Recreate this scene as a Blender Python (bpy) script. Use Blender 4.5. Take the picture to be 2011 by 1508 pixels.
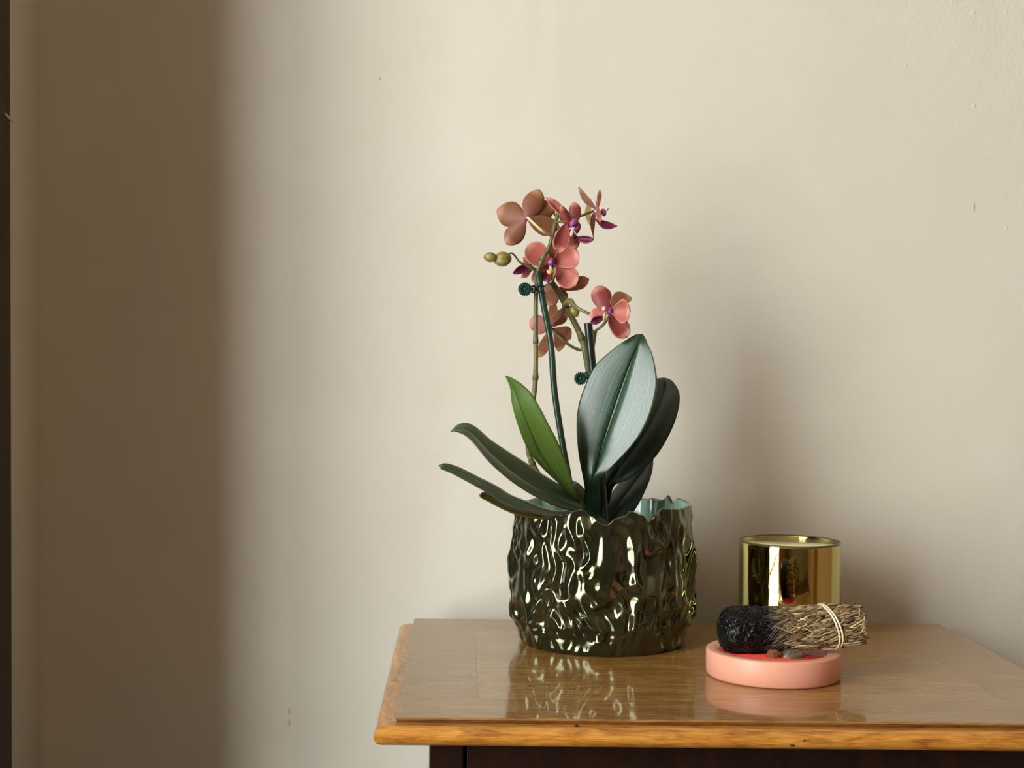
import bpy, bmesh, math, random
from mathutils import Vector, Matrix, noise

for o in list(bpy.data.objects):
    bpy.data.objects.remove(o, do_unlink=True)
S = bpy.context.scene
COL = S.collection

# ------------------------------------------------------------------ camera
W_PX, H_PX, F_PX = 2011, 1508, 2800.0
CX, CY = 908.0, 717.0                 # where the depth axis meets the picture
ROLL = math.radians(0.55)
CAM_Z = 0.96
cam_d = bpy.data.cameras.new('camera')
cam = bpy.data.objects.new('camera', cam_d)
COL.objects.link(cam)
cam.location = (0, 0, CAM_Z)
cam.rotation_euler = (math.pi / 2, -ROLL, 0)
cam_d.sensor_width = 36.0
cam_d.lens = 36.0 * F_PX / W_PX
cam_d.shift_x = (W_PX / 2 - CX) / W_PX
cam_d.shift_y = -(H_PX / 2 - CY) / W_PX
cam_d.clip_start = 0.01
S.camera = cam

# ------------------------------------------------------------------ daylight
world = bpy.data.worlds.new('overcast_sky')
S.world = world
world.use_nodes = True
bg = world.node_tree.nodes['Background']
bg.inputs['Color'].default_value = (0.94, 0.97, 0.97, 1)
bg.inputs['Strength'].default_value = 13.0
WIN_X, WIN_Y0, WIN_Y1, WIN_Z0, WIN_Z1 = -1.5, -1.26, 0.20, 0.08, 2.65
pl = bpy.data.lights.new('window_daylight_portal', 'AREA')
pl.shape = 'RECTANGLE'
pl.size = WIN_Z1 - WIN_Z0
pl.size_y = WIN_Y1 - WIN_Y0
pl.cycles.is_portal = True
plo = bpy.data.objects.new('window_daylight_portal', pl)
COL.objects.link(plo)
plo.location = (WIN_X - 0.14, (WIN_Y0 + WIN_Y1) / 2, (WIN_Z0 + WIN_Z1) / 2)
plo.rotation_euler = (0, -math.pi / 2, 0)
S.view_settings.view_transform = 'Standard'
S.view_settings.look = 'None'
S.view_settings.gamma = 1.0
S.view_settings.use_curve_mapping = False
S.view_settings.exposure = 0.36

# ------------------------------------------------------------------ pixel helpers
cr_, sr_ = math.cos(ROLL), math.sin(ROLL)
def P(px, py, Y):
    """the point on the sight line of a pixel at distance Y"""
    u = (px - CX) / F_PX; v = (CY - py) / F_PX
    return Vector((Y * (u * cr_ - v * sr_), Y, CAM_Z + Y * (u * sr_ + v * cr_)))
def PT(px, py, z):
    """the point on the sight line of a pixel at height z"""
    u = (px - CX) / F_PX; v = (CY - py) / F_PX
    Y = (z - CAM_Z) / (u * sr_ + v * cr_)
    return P(px, py, Y)

# ------------------------------------------------------------------ object helpers
WPOS = {}
def empty(name, loc, parent=None):
    o = bpy.data.objects.new(name, None)
    o.empty_display_size = 0.02
    COL.objects.link(o)
    WPOS[o.name] = Vector(loc)
    o.location = Vector(loc)
    if parent is not None:
        o.parent = parent
        o.location = Vector(loc) - WPOS[parent.name]
    return o
def tag(o, label=None, cat=None, group=None, kind=None):
    if label: o['label'] = label
    if cat: o['category'] = cat
    if group: o['group'] = group
    if kind: o['kind'] = kind
    return o
def obj(name, verts, faces, mats, parent=None, smooth=True, mi=None, uv=None, origin=None, attr=None):
    verts = [Vector(v) for v in verts]
    if origin is None:
        lo = Vector((min(v.x for v in verts), min(v.y for v in verts), min(v.z for v in verts)))
        hi = Vector((max(v.x for v in verts), max(v.y for v in verts), max(v.z for v in verts)))
        origin = Vector(((lo.x + hi.x) / 2, (lo.y + hi.y) / 2, lo.z))
    origin = Vector(origin)
    me = bpy.data.meshes.new(name)
    me.from_pydata([tuple(v - origin) for v in verts], [], faces)
    if not isinstance(mats, (list, tuple)): mats = [mats]
    for m in mats: me.materials.append(m)
    if mi: me.polygons.foreach_set('material_index', mi)
    if uv:
        ul = me.uv_layers.new(name='UVMap')
        for lp in me.loops: ul.data[lp.index].uv = uv[lp.vertex_index]
    me.polygons.foreach_set('use_smooth', [smooth] * len(me.polygons))
    me.update()
    o = bpy.data.objects.new(name, me)
    COL.objects.link(o)
    WPOS[o.name] = origin
    o.location = origin if parent is None else origin - WPOS[parent.name]
    o.parent = parent
    return o
class MB:
    """collects boxes and tubes for ONE mesh"""
    def __init__(s): s.v = []; s.f = []
    def box(s, x0, x1, y0, y1, z0, z1):
        n = len(s.v)
        s.v += [Vector((x, y, z)) for z in (z0, z1) for y in (y0, y1) for x in (x0, x1)]
        s.f += [tuple(n + i for i in q) for q in ((0,2,3,1),(4,5,7,6),(0,1,5,4),(2,6,7,3),(0,4,6,2),(1,3,7,5))]
        return s
    def add(s, vf):
        n = len(s.v); s.v += [Vector(v) for v in vf[0]]
        s.f += [tuple(n + i for i in f) for f in vf[1]]
        return s
    def build(s, name, mat, parent=None, smooth=False, **k):
        return obj(name, s.v, s.f, mat, parent, smooth, **k)
def bevel(o, w, seg=2):
    b = o.modifiers.new('bevel', 'BEVEL'); b.width = w; b.segments = seg; b.limit_method = 'ANGLE'
    return o
def cr(pts, n):
    """n points along a Catmull-Rom curve, evenly spaced"""
    pts = [Vector(p) for p in pts]
    if len(pts) == 2: return [pts[0].lerp(pts[1], i / (n - 1)) for i in range(n)]
    P_ = [pts[0] * 2 - pts[1]] + pts + [pts[-1] * 2 - pts[-2]]
    out = []
    for i in range(1, len(P_) - 2):
        a, b, c, d = P_[i-1], P_[i], P_[i+1], P_[i+2]
        for k in range(12):
            t = k / 12
            out.append(0.5 * ((2*b) + (c-a)*t + (2*a-5*b+4*c-d)*t*t + (3*b-a-3*c+d)*t**3))
    out.append(pts[-1])
    L = [0]
    for i in range(1, len(out)): L.append(L[-1] + (out[i] - out[i-1]).length)
    res = []; j = 0
    for i in range(n):
        s = L[-1] * i / (n - 1)
        while j < len(L) - 2 and L[j+1] < s: j += 1
        d = L[j+1] - L[j]
        res.append(out[j].lerp(out[j+1], (s - L[j]) / d if d > 1e-12 else 0))
    return res
def tube(pts, radii, sides=10, cap=True):
    pts = [Vector(p) for p in pts]; n = len(pts)
    if not isinstance(radii, (list, tuple)): radii = [radii] * n
    v = []; f = []
    t0 = (pts[1] - pts[0]).normalized()
    up = Vector((0, 0, 1)) if abs(t0.z) < 0.9 else Vector((0, 1, 0))
    a = t0.cross(up).normalized()
    for i in range(n):
        t = (pts[min(i+1, n-1)] - pts[max(i-1, 0)]).normalized()
        a = (a - t * a.dot(t)).normalized(); b = t.cross(a)
        for k in range(sides):
            th = 2 * math.pi * k / sides
            v.append(pts[i] + (a * math.cos(th) + b * math.sin(th)) * radii[i])
    for i in range(n - 1):
        for k in range(sides):
            k2 = (k + 1) % sides
            f.append((i*sides+k, i*sides+k2, (i+1)*sides+k2, (i+1)*sides+k))
    if cap:
        f.append(tuple(reversed(range(sides)))); f.append(tuple((n-1)*sides+k for k in range(sides)))
    return v, f
def lathe(prof, cx, cy, seg=96, wob=None):
    v = []; f = []; n = len(prof)
    for i, (r, z) in enumerate(prof):
        for k in range(seg):
            th = 2 * math.pi * k / seg
            rr = r * (1 + (wob(th, z) if wob else 0))
            v.append(Vector((cx + rr * math.cos(th), cy + rr * math.sin(th), z)))
    for i in range(n - 1):
        for k in range(seg):
            k2 = (k + 1) % seg
            f.append((i*seg+k, i*seg+k2, (i+1)*seg+k2, (i+1)*seg+k))
    f.append(tuple(reversed(range(seg))))
    f.append(tuple((n-1)*seg+k for k in range(seg)))
    return v, f
def sheet(name, G, thick, mats, parent):
    """a thin curved sheet (leaf, petal) from a grid of points, with two faces and a rim; UV = (across, along)"""
    n, m = len(G), len(G[0])
    N = []
    for i in range(n):
        row = []
        for j in range(m):
            du = G[i][min(j+1, m-1)] - G[i][max(j-1, 0)]
            dv = G[min(i+1, n-1)][j] - G[max(i-1, 0)][j]
            c = du.cross(dv)
            row.append(c)
        N.append(row)
    for i in range(n):
        for j in range(m):
            c = N[i][j]
            if c.length < 1e-12:
                c = sum((N[max(i-1,0)][q] + N[min(i+1,n-1)][q] for q in range(m)), Vector())
            c = c.normalized()
            N[i][j] = -c if c.y > 0 else c        # towards the room
    v = [G[i][j] + N[i][j] * thick * .5 for i in range(n) for j in range(m)]
    v += [G[i][j] - N[i][j] * thick * .5 for i in range(n) for j in range(m)]
    K = n * m; f = []; mi = []
    two = 1 if isinstance(mats, (list, tuple)) and len(mats) > 1 else 0
    for i in range(n - 1):
        for j in range(m - 1):
            a, b, c, d = i*m+j, i*m+j+1, (i+1)*m+j+1, (i+1)*m+j
            f.append((a, b, c, d)); mi.append(0)
            f.append((K+d, K+c, K+b, K+a)); mi.append(two)
    ring = [j for j in range(m)] + [i*m+m-1 for i in range(1, n)] + [(n-1)*m+j for j in range(m-2, -1, -1)] + [i*m for i in range(n-2, 0, -1)]
    for q in range(len(ring)):
        a, b = ring[q], ring[(q+1) % len(ring)]
        f.append((b, a, K+a, K+b)); mi.append(0)
    uv = [(j / (m-1), i / (n-1)) for i in range(n) for j in range(m)] * 2
    return obj(name, v, f, mats, parent, True, mi, uv)

# ------------------------------------------------------------------ materials
def mat(name):
    m = bpy.data.materials.new(name); m.use_nodes = True
    nt = m.node_tree; b = nt.nodes['Principled BSDF']
    return m, nt, b
def nd(nt, typ, **kw):
    n = nt.nodes.new(typ)
    for k, v in kw.items():
        if k.startswith('i_'):
            key = k[2:]
            n.inputs[int(key) if key.isdigit() else key].default_value = v
        else: setattr(n, k, v)
    return n
def ramp(nt, fac, stops, interp='LINEAR'):
    r = nt.nodes.new('ShaderNodeValToRGB'); r.color_ramp.interpolation = interp
    e = r.color_ramp.elements
    while len(e) < len(stops): e.new(0.5)
    for q, (p, c) in zip(e, stops): q.position = p; q.color = (*c, 1)
    nt.links.new(fac, r.inputs[0])
    return r.outputs[0]
def lin(r, g, b):
    f = lambda c: (c/255/12.92) if c/255 <= .04045 else ((c/255+.055)/1.055)**2.4
    return (f(r), f(g), f(b))
def noise_tex(nt, scale, detail=4, rough=.5, stretch=(1,1,1), coord='Object', dist=0.0, rot=(0,0,0)):
    tc = nt.nodes.new('ShaderNodeTexCoord'); mp = nt.nodes.new('ShaderNodeMapping')
    mp.inputs['Scale'].default_value = stretch; mp.inputs['Rotation'].default_value = rot
    nt.links.new(tc.outputs[coord], mp.inputs[0])
    n = nd(nt, 'ShaderNodeTexNoise', i_Scale=scale, i_Detail=detail, i_Roughness=rough, i_Distortion=dist)
    nt.links.new(mp.outputs[0], n.inputs['Vector'])
    return n.outputs['Fac']
def bump(nt, b, h, strength, dist=0.001, prev=None):
    n = nd(nt, 'ShaderNodeBump', i_Strength=strength, i_Distance=dist)
    nt.links.new(h, n.inputs['Height'])
    if prev: nt.links.new(prev, n.inputs['Normal'])
    nt.links.new(n.outputs[0], b.inputs['Normal'])
    return n.outputs[0]
def plain(name, col, rough=.5, metal=0, coat=0, spec=.5):
    m, nt, b = mat(name)
    b.inputs['Base Color'].default_value = (*col, 1); b.inputs['Roughness'].default_value = rough
    b.inputs['Metallic'].default_value = metal; b.inputs['Coat Weight'].default_value = coat
    b.inputs['Specular IOR Level'].default_value = spec
    return m
def wood(name, stops, scale=14, stretch=(1, 8, 8), rough=.3, coat=0, coat_rough=.06, rot=(0,0,0), bumpy=.15, dist=.6):
    m, nt, b = mat(name)
    n1 = noise_tex(nt, scale, 6, .62, stretch, dist=dist, rot=rot)
    n2 = noise_tex(nt, scale * 5, 3, .6, (stretch[0] * .6, stretch[1] * 2, stretch[2] * 2), rot=rot)
    mx = nd(nt, 'ShaderNodeMath', operation='MULTIPLY_ADD'); mx.inputs[1].default_value = .35; 
    nt.links.new(n2, mx.inputs[0]); 
    sc = nd(nt, 'ShaderNodeMath', operation='MULTIPLY'); sc.inputs[1].default_value = .65
    nt.links.new(n1, sc.inputs[0]); nt.links.new(sc.outputs[0], mx.inputs[2])
    c = ramp(nt, mx.outputs[0], stops)
    nt.links.new(c, b.inputs['Base Color'])
    b.inputs['Roughness'].default_value = rough
    b.inputs['Coat Weight'].default_value = coat; b.inputs['Coat Roughness'].default_value = coat_rough
    if coat: b.inputs['Specular IOR Level'].default_value = .15
    if bumpy: bump(nt, b, mx.outputs[0], bumpy, .0006)
    return m

# painted plaster: smooth, with an orange-peel patch high on the right and shallow trowel waves
M_wall, nt, b = mat('painted_plaster')
b.inputs['Roughness'].default_value = .55
b.inputs['Specular IOR Level'].default_value = .25
big = noise_tex(nt, 5, 3, .5, dist=1.2)
cc = ramp(nt, big, [(0.3, lin(213, 208, 192)), (0.7, lin(217, 213, 198))])
nt.links.new(cc, b.inputs['Base Color'])
fine = noise_tex(nt, 260, 3, .55)
tc = nt.nodes.new('ShaderNodeTexCoord'); sx = nt.nodes.new('ShaderNodeSeparateXYZ')
nt.links.new(tc.outputs['Object'], sx.inputs[0])
msk = nd(nt, 'ShaderNodeMath', operation='ADD')
nt.links.new(sx.outputs['X'], msk.inputs[0]); nt.links.new(sx.outputs['Z'], msk.inputs[1])
mr = nd(nt, 'ShaderNodeMapRange'); mr.inputs[3].default_value = .12; mr.inputs[4].default_value = 1.0
M_wall_range = mr
nt.links.new(msk.outputs[0], mr.inputs[0])
fm = nd(nt, 'ShaderNodeMath', operation='MULTIPLY')
nt.links.new(fine, fm.inputs[0]); nt.links.new(mr.outputs[0], fm.inputs[1])
b1 = bump(nt, b, big, .5, .004)
bump(nt, b, fm.outputs[0], .5, .0012, b1)

M_roomwall = plain('dim_room_paint', lin(166, 132, 102), .7)
M_rear = plain('dim_rear_paint', lin(130, 108, 86), .7)
M_ceiling = plain('ceiling_paint', lin(212, 194, 170), .8)
M_floor = wood('dark_floor_boards', [(.3, lin(60, 36, 22)), (.7, lin(96, 60, 36))], 3, (1, 10, 10), .4)
M_trim = wood('dark_stained_trim', [(.3, lin(38, 27, 22)), (.7, lin(58, 42, 35))], 10, (8, 8, 1), .35)
M_frame = plain('white_window_paint', lin(225, 225, 220), .4)
M_door = wood('orange_brown_door', [(.3, lin(110, 66, 34)), (.7, lin(150, 92, 50))], 4, (8, 8, 1), .35)
M_glass, nt, b = mat('window_glass')
nt.nodes.remove(b)
tr = nd(nt, 'ShaderNodeBsdfTransparent'); gl = nd(nt, 'ShaderNodeBsdfGlossy', i_Roughness=.02)
mxs = nd(nt, 'ShaderNodeMixShader', i_0=.06)
nt.links.new(tr.outputs[0], mxs.inputs[1]); nt.links.new(gl.outputs[0], mxs.inputs[2])
nt.links.new(mxs.outputs[0], nt.nodes['Material Output'].inputs[0])

VE = [(.28, lin(98, 68, 34)), (.42, lin(136, 100, 50)), (.55, lin(160, 121, 64)), (.72, lin(188, 148, 86))]
M_veneer = wood('walnut_veneer_field', VE, 24, (1, 4, 4), .22, .58, .04, bumpy=.03)
M_veneer_d = wood('walnut_veneer_diagonal', VE, 24, (1, 4, 4), .22, .58, .04, (0, 0, .5), bumpy=.03)
M_band = wood('walnut_crossband', [(.28, lin(100, 70, 36)), (.45, lin(138, 100, 54)), (.72, lin(174, 132, 78))], 26, (1, 5, 5), .22, .58, .04, (0, 0, .35), bumpy=.03)
M_edge = wood('dark_panel_edge', [(.3, lin(70, 40, 16)), (.7, lin(128, 80, 36))], 40, (1, 4, 4), .3, .6)
M_mould = wood('honey_moulding', [(.29, lin(76, 42, 14)), (.42, lin(152, 96, 36)), (.55, lin(192, 132, 54)), (.70, lin(216, 162, 84))], 30, (1, 6, 6), .28, .6, .1, bumpy=.12)
M_mould_s = wood('honey_moulding_side', [(.29, lin(76, 42, 14)), (.42, lin(152, 96, 36)), (.55, lin(192, 132, 54)), (.70, lin(216, 162, 84))], 30, (6, 1, 6), .28, .6, .1, bumpy=.12)
M_body = wood('dark_cabinet_wood', [(.3, lin(26, 14, 10)), (.6, lin(42, 24, 16)), (.8, lin(60, 36, 22))], 10, (6, 6, 1), .4, .2)
M_hole = plain('dark_hole', lin(40, 22, 8), .8)

# pot glaze
M_pot, nt, b = mat('dark_bronze_lustre_glaze')
pn = noise_tex(nt, 30, 3, .5)
nt.links.new(ramp(nt, pn, [(.3, lin(66, 71, 48)), (.7, lin(90, 92, 66))]), b.inputs['Base Color'])
b.inputs['Metallic'].default_value = .85
b.inputs['Roughness'].default_value = .11
b.inputs['Coat Weight'].default_value = .6; b.inputs['Coat Roughness'].default_value = .05
M_celadon = plain('celadon_glaze', lin(150, 186, 166), .15, 0, .5)
M_gold, nt, b = mat('pale_gold_mirrored_glass')
b.inputs['Base Color'].default_value = (*lin(204, 192, 126), 1); b.inputs['Metallic'].default_value = 1
b.inputs['Roughness'].default_value = .035
M_jar_in = plain('pale_gold_inner_coating', lin(246, 238, 190), .14, .88)
M_dish = plain('salmon_pink_ceramic', lin(230, 164, 138), .42, spec=.4)
M_dish_in = plain('shade_deepened_coral', lin(206, 66, 56), .35)  # coral red, with the shade under the bundle put into the colour

def leaf_mat(name, c_dark, c_light, rough, coat, streak, trans=.12):
    m, nt, b = mat(name)
    tcx = nt.nodes.new('ShaderNodeTexCoord')
    mp = nt.nodes.new('ShaderNodeMapping'); mp.inputs['Scale'].default_value = (26, 2.2, 1)
    nt.links.new(tcx.outputs['UV'], mp.inputs[0])
    n = nd(nt, 'ShaderNodeTexNoise', i_Scale=1.6, i_Detail=5, i_Roughness=.6, i_Distortion=.5)
    nt.links.new(mp.outputs[0], n.inputs['Vector'])
    sp = nt.nodes.new('ShaderNodeSeparateXYZ'); nt.links.new(tcx.outputs['UV'], sp.inputs[0])
    # darker groove along the midrib
    d = nd(nt, 'ShaderNodeMath', operation='SUBTRACT'); d.inputs[1].default_value = .5
    nt.links.new(sp.outputs[0], d.inputs[0])
    ab = nd(nt, 'ShaderNodeMath', operation='ABSOLUTE'); nt.links.new(d.outputs[0], ab.inputs[0])
    col = ramp(nt, n.outputs['Fac'], [(.3, c_dark), (.7, c_light)])
    nt.links.new(col, b.inputs['Base Color'])
    b.inputs['Roughness'].default_value = rough
    b.inputs['Coat Weight'].default_value = coat; b.inputs['Coat Roughness'].default_value = .22
    b.inputs['Specular Tint'].default_value = (.82, 1, .92, 1)
    ms = nd(nt, 'ShaderNodeMapRange'); ms.inputs[1].default_value = 0; ms.inputs[2].default_value = .05
    nt.links.new(ab.outputs[0], ms.inputs[0])
    b0 = bump(nt, b, ms.outputs[0], .5, .0012)
    bump(nt, b, n.outputs['Fac'], streak, .0012, b0)
    tr = nd(nt, 'ShaderNodeBsdfTranslucent'); nt.links.new(col, tr.inputs[0])
    mx = nd(nt, 'ShaderNodeMixShader', i_0=trans)
    out = nt.nodes['Material Output']
    nt.links.new(b.outputs[0], mx.inputs[1]); nt.links.new(tr.outputs[0], mx.inputs[2])
    nt.links.new(mx.outputs[0], out.inputs[0])
    return m
M_leaf = leaf_mat('glossy_dark_leaf', lin(22, 48, 28), lin(40, 80, 48), .27, 1.0, .85)
M_leaf_b = leaf_mat('painted_sheen_leaf', lin(76, 98, 74), lin(104, 124, 98), .42, .6, .3)  # lighter grey-green base, window sheen painted into the leaf colour
M_leaf_d = leaf_mat('deep_shade_green_leaf', lin(16, 30, 17), lin(27, 45, 24), .48, .15, .3, .06)  # base darkened, shade behind the big leaf put into the colour
M_leaf_y = leaf_mat('fresh_green_leaf', lin(84, 116, 44), lin(112, 140, 62), .4, .3, .2, .35)
M_leaf_o = leaf_mat('yellowing_leaf', lin(96, 90, 24), lin(128, 112, 30), .45, .2, .2, .25)
M_stem, nt, b = mat('olive_green_stem')
nt.links.new(ramp(nt, noise_tex(nt, 60, 3), [(.3, lin(84, 84, 44)), (.7, lin(120, 116, 68))]), b.inputs['Base Color'])
b.inputs['Roughness'].default_value = .4
M_stem_l = plain('pale_pedicel', lin(214, 204, 150), .45)
M_bud, nt, b = mat('olive_bud')
nt.links.new(ramp(nt, noise_tex(nt, 90, 3, stretch=(1, 4, 4)), [(.3, lin(114, 100, 46)), (.7, lin(156, 140, 78))]), b.inputs['Base Color'])
b.inputs['Roughness'].default_value = .4
M_stake = plain('dark_green_plastic', lin(36, 62, 44), .32, coat=.3)
M_stake_b = plain('blackish_green_plastic', lin(22, 36, 32), .3, coat=.3)
M_clip = plain('bottle_green_clip', lin(18, 58, 46), .3)

def petal_mat(name, c_center, c_mid, c_edge, trans):
    m, nt, b = mat(name)
    tcx = nt.nodes.new('ShaderNodeTexCoord')
    sp = nt.nodes.new('ShaderNodeSeparateXYZ'); nt.links.new(tcx.outputs['UV'], sp.inputs[0])
    mp = nt.nodes.new('ShaderNodeMapping'); mp.inputs['Scale'].default_value = (14, 1.5, 1)
    nt.links.new(tcx.outputs['UV'], mp.inputs[0])
    n = nd(nt, 'ShaderNodeTexNoise', i_Scale=1.0, i_Detail=3)
    nt.links.new(mp.outputs[0], n.inputs['Vector'])
    md = nd(nt, 'ShaderNodeMath', operation='MULTIPLY_ADD'); md.inputs[1].default_value = .22
    nt.links.new(n.outputs['Fac'], md.inputs[0]); nt.links.new(sp.outputs[1], md.inputs[2])
    c = ramp(nt, md.outputs[0], [(.12, c_center), (.38, c_mid), (.85, c_mid), (1.0, c_edge)])
    # pale rim
    d = nd(nt, 'ShaderNodeMath', operation='SUBTRACT'); d.inputs[1].default_value = .5
    nt.links.new(sp.outputs[0], d.inputs[0])
    ab = nd(nt, 'ShaderNodeMath', operation='ABSOLUTE'); nt.links.new(d.outputs[0], ab.inputs[0])
    mr = nd(nt, 'ShaderNodeMapRange'); mr.inputs[1].default_value = .44; mr.inputs[2].default_value = .5
    nt.links.new(ab.outputs[0], mr.inputs[0])
    mixc = nd(nt, 'ShaderNodeMix', data_type='RGBA')
    nt.links.new(mr.outputs[0], mixc.inputs[0]); nt.links.new(c, mixc.inputs[6]); mixc.inputs[7].default_value = (*c_edge, 1)
    nt.links.new(mixc.outputs[2], b.inputs['Base Color'])
    b.inputs['Roughness'].default_value = .5
    bump(nt, b, n.outputs['Fac'], .25, .0008)
    tr = nd(nt, 'ShaderNodeBsdfTranslucent'); nt.links.new(mixc.outputs[2], tr.inputs[0])
    mx = nd(nt, 'ShaderNodeMixShader', i_0=trans)
    nt.links.new(b.outputs[0], mx.inputs[1]); nt.links.new(tr.outputs[0], mx.inputs[2])
    nt.links.new(mx.outputs[0], nt.nodes['Material Output'].inputs[0])
    return m
M_pet = petal_mat('salmon_petal_face', lin(176, 84, 120), lin(204, 112, 100), lin(226, 160, 140), .3)
M_petb = petal_mat('tan_petal_back', lin(176, 110, 120), lin(154, 102, 70), lin(200, 152, 116), .4)
M_petr = petal_mat('rosy_petal_face', lin(160, 64, 92), lin(156, 74, 68), lin(214, 146, 126), .3)
M_pety = petal_mat('straw_petal_back', lin(190, 160, 110), lin(208, 190, 128), lin(226, 206, 160), .4)
M_lip = petal_mat('maroon_lip', lin(128, 32, 56), lin(108, 26, 50), lin(138, 66, 108), .2)
M_purple = plain('violet_column', lin(150, 78, 132), .4)
M_white = plain('pale_pink_column_tip', lin(224, 190, 184), .4)
M_yellow = plain('yellow_callus', lin(236, 186, 90), .5)

# ================================================================== the room
ZT = 0.7185                      # table top height
YW = 1.395                       # back wall
H_ROOM = 2.9
w = MB().box(-0.55, 3.0, YW, YW + .12, 0, H_ROOM).build('wall_back', M_wall, origin=(0, YW, 0))
tag(w, 'cream painted plaster wall behind the cabinet', 'wall', kind='structure')
M_wall_range.inputs[1].default_value = 1.55; M_wall_range.inputs[2].default_value = 1.85
def lean(o, k=-.0122):
    for v in o.data.vertices:
        z = v.co.z + WPOS[o.name].z
        v.co.x += k * (z - CAM_Z)
XC = P(78, 717, YW).x
w = MB().box(XC - .14, XC, 1.07, YW, 0, H_ROOM).build('wall_left', M_wall, origin=(XC, 1.2, 0)); lean(w)
tag(w, 'short cream plaster return meeting the back wall in a corner', 'wall', kind='structure')
YTRIM = 1.30
t = MB().box(XC - .15, XC + .003, 1.06, YTRIM, 0, H_ROOM).build('trim_1', M_trim, origin=(XC, 1.2, 0)); lean(t); bevel(t, .004, 3)
tag(t, 'dark stained wooden casing beside the shaded corner', 'trim', kind='structure')
dp = cr([P(9.5, 224, YTRIM - .02), P(10.5, 232, YTRIM - .008), P(14.5, 239, YTRIM + .002)], 8)
d = obj('paint_drip', *tube([Vector((XC + .0035 - .0122 * (p.z - CAM_Z), p.y, p.z)) for p in dp], [.0012, .0014, .0014, .0013, .0011, .0009, .0008, .0005], 8), M_wall, t)
w = MB().box(WIN_X - .12, XC - .15, 1.08, 1.2, 0, H_ROOM).build('wall_far_back', M_roomwall)
tag(w, 'plain wall running left from the dark casing', 'wall', kind='structure')
wl = MB()
wl.box(WIN_X - .12, WIN_X, -4.1, WIN_Y0, 0, H_ROOM).box(WIN_X - .12, WIN_X, WIN_Y1, 1.2, 0, H_ROOM)
wl.box(WIN_X - .12, WIN_X, WIN_Y0, WIN_Y1, 0, WIN_Z0).box(WIN_X - .12, WIN_X, WIN_Y0, WIN_Y1, WIN_Z1, H_ROOM)
w = wl.build('wall_far_left', M_roomwall); tag(w, 'wall holding the tall glazed window', 'wall', kind='structure')
w = MB().box(3.0, 3.12, -4.1, YW + .12, 0, H_ROOM).build('wall_right', M_roomwall); tag(w, 'plain wall on the right of the room', 'wall', kind='structure')
w = MB().box(WIN_X - .12, 3.12, -4.22, -4.1, 0, H_ROOM).build('wall_rear', M_rear); tag(w, 'dark painted wall at the rear of the room', 'wall', kind='structure')
w = MB().box(WIN_X - .12, 3.12, -4.22, YW + .12, -.1, 0).build('floor', M_floor); tag(w, 'dark wooden floor', 'floor', kind='structure')
w = MB().box(WIN_X - .12, 3.12, -4.22, YW + .12, H_ROOM, H_ROOM + .1).build('ceiling', M_ceiling); tag(w, 'painted ceiling', 'ceiling', kind='structure')
# tall glazed window: frame, two leaves, panes
fx0, fx1 = WIN_X - .10, WIN_X - .05
fr = MB(); FW = .06
fr.box(fx0, fx1, WIN_Y0, WIN_Y0 + FW, WIN_Z0, WIN_Z1).box(fx0, fx1, WIN_Y1 - FW, WIN_Y1, WIN_Z0, WIN_Z1)
fr.box(fx0, fx1, WIN_Y0, WIN_Y1, WIN_Z0, WIN_Z0 + FW).box(fx0, fx1, WIN_Y0, WIN_Y1, WIN_Z1 - FW, WIN_Z1)
wn = fr.build('window_1', M_frame); tag(wn, 'tall white framed glazed window letting in daylight', 'window', kind='structure')
NL = 2
third = (WIN_Y1 - WIN_Y0) / NL
for k in range(1, NL):
    MB().box(fx0, fx1, WIN_Y0 + k * third - .014, WIN_Y0 + k * third + .014, WIN_Z0 + FW, WIN_Z1 - FW).build('mullion', M_frame, wn)
for k in range(NL):
    ya = WIN_Y0 + k * third + (FW if k == 0 else .014); yb = WIN_Y0 + (k + 1) * third - (FW if k == NL - 1 else .014)
    MB().box(fx0 + .01, fx1 - .01, ya, yb, 0.43, .46).build('glazing_bar', M_frame, wn)
    for (za, zb) in ((WIN_Z0 + FW, .43), (.46, WIN_Z1 - FW)):
        MB().box(fx0 + .023, fx0 + .027, ya, yb, za, zb).build('pane', M_glass, wn)
dr = MB().box(2.96, 3.0, -1.75, -.9, 0, 2.0).build('door_1', M_door); tag(dr, 'orange brown wooden door in the right wall', 'door', kind='structure')
for za, zb in ((.2, .9), (1.05, 1.85)):
    bevel(MB().box(2.945, 2.96, -1.63, -1.02, za, zb).build('door_panel', M_door, dr), .006)

# plaster nicks
random.seed(5)
def nick(px, py, wpx, hpx, m):
    c = P(px, py, YW); sx_, sz_ = wpx * YW / F_PX / 2, hpx * YW / F_PX / 2
    v = [c + Vector((0, -.0009, 0))]; n = 9
    for k in range(n):
        a = 2 * math.pi * k / n; r = random.uniform(.75, 1.2)
        v.append(c + Vector((sx_ * r * math.cos(a), 0, sz_ * r * math.sin(a))))
    f = [(0, 1 + (k + 1) % n, 1 + k) for k in range(n)]
    obj('plaster_nick', v, f, m, bpy.data.objects['wall_back'])
M_nick = plain('darker_nick', lin(182, 172, 150), .8)  # nicks slightly darker than the wall colour
for px, py, a, b_, m in ((1911, 25, 12, 9, M_wall), (1912, 208, 8, 11, M_wall), (1780, 128, 6, 6, M_wall), (1977, 24, 6, 6, M_wall), (568, 1398, 4, 14, M_nick), (568, 1419, 5, 15, M_nick), (1913, 406, 4, 20, M_nick), (746, 154, 4, 6, M_nick), (1976, 447, 4, 14, M_wall), (1712, 660, 5, 5, M_wall)):
    nick(px, py, a, b_, m)

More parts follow.
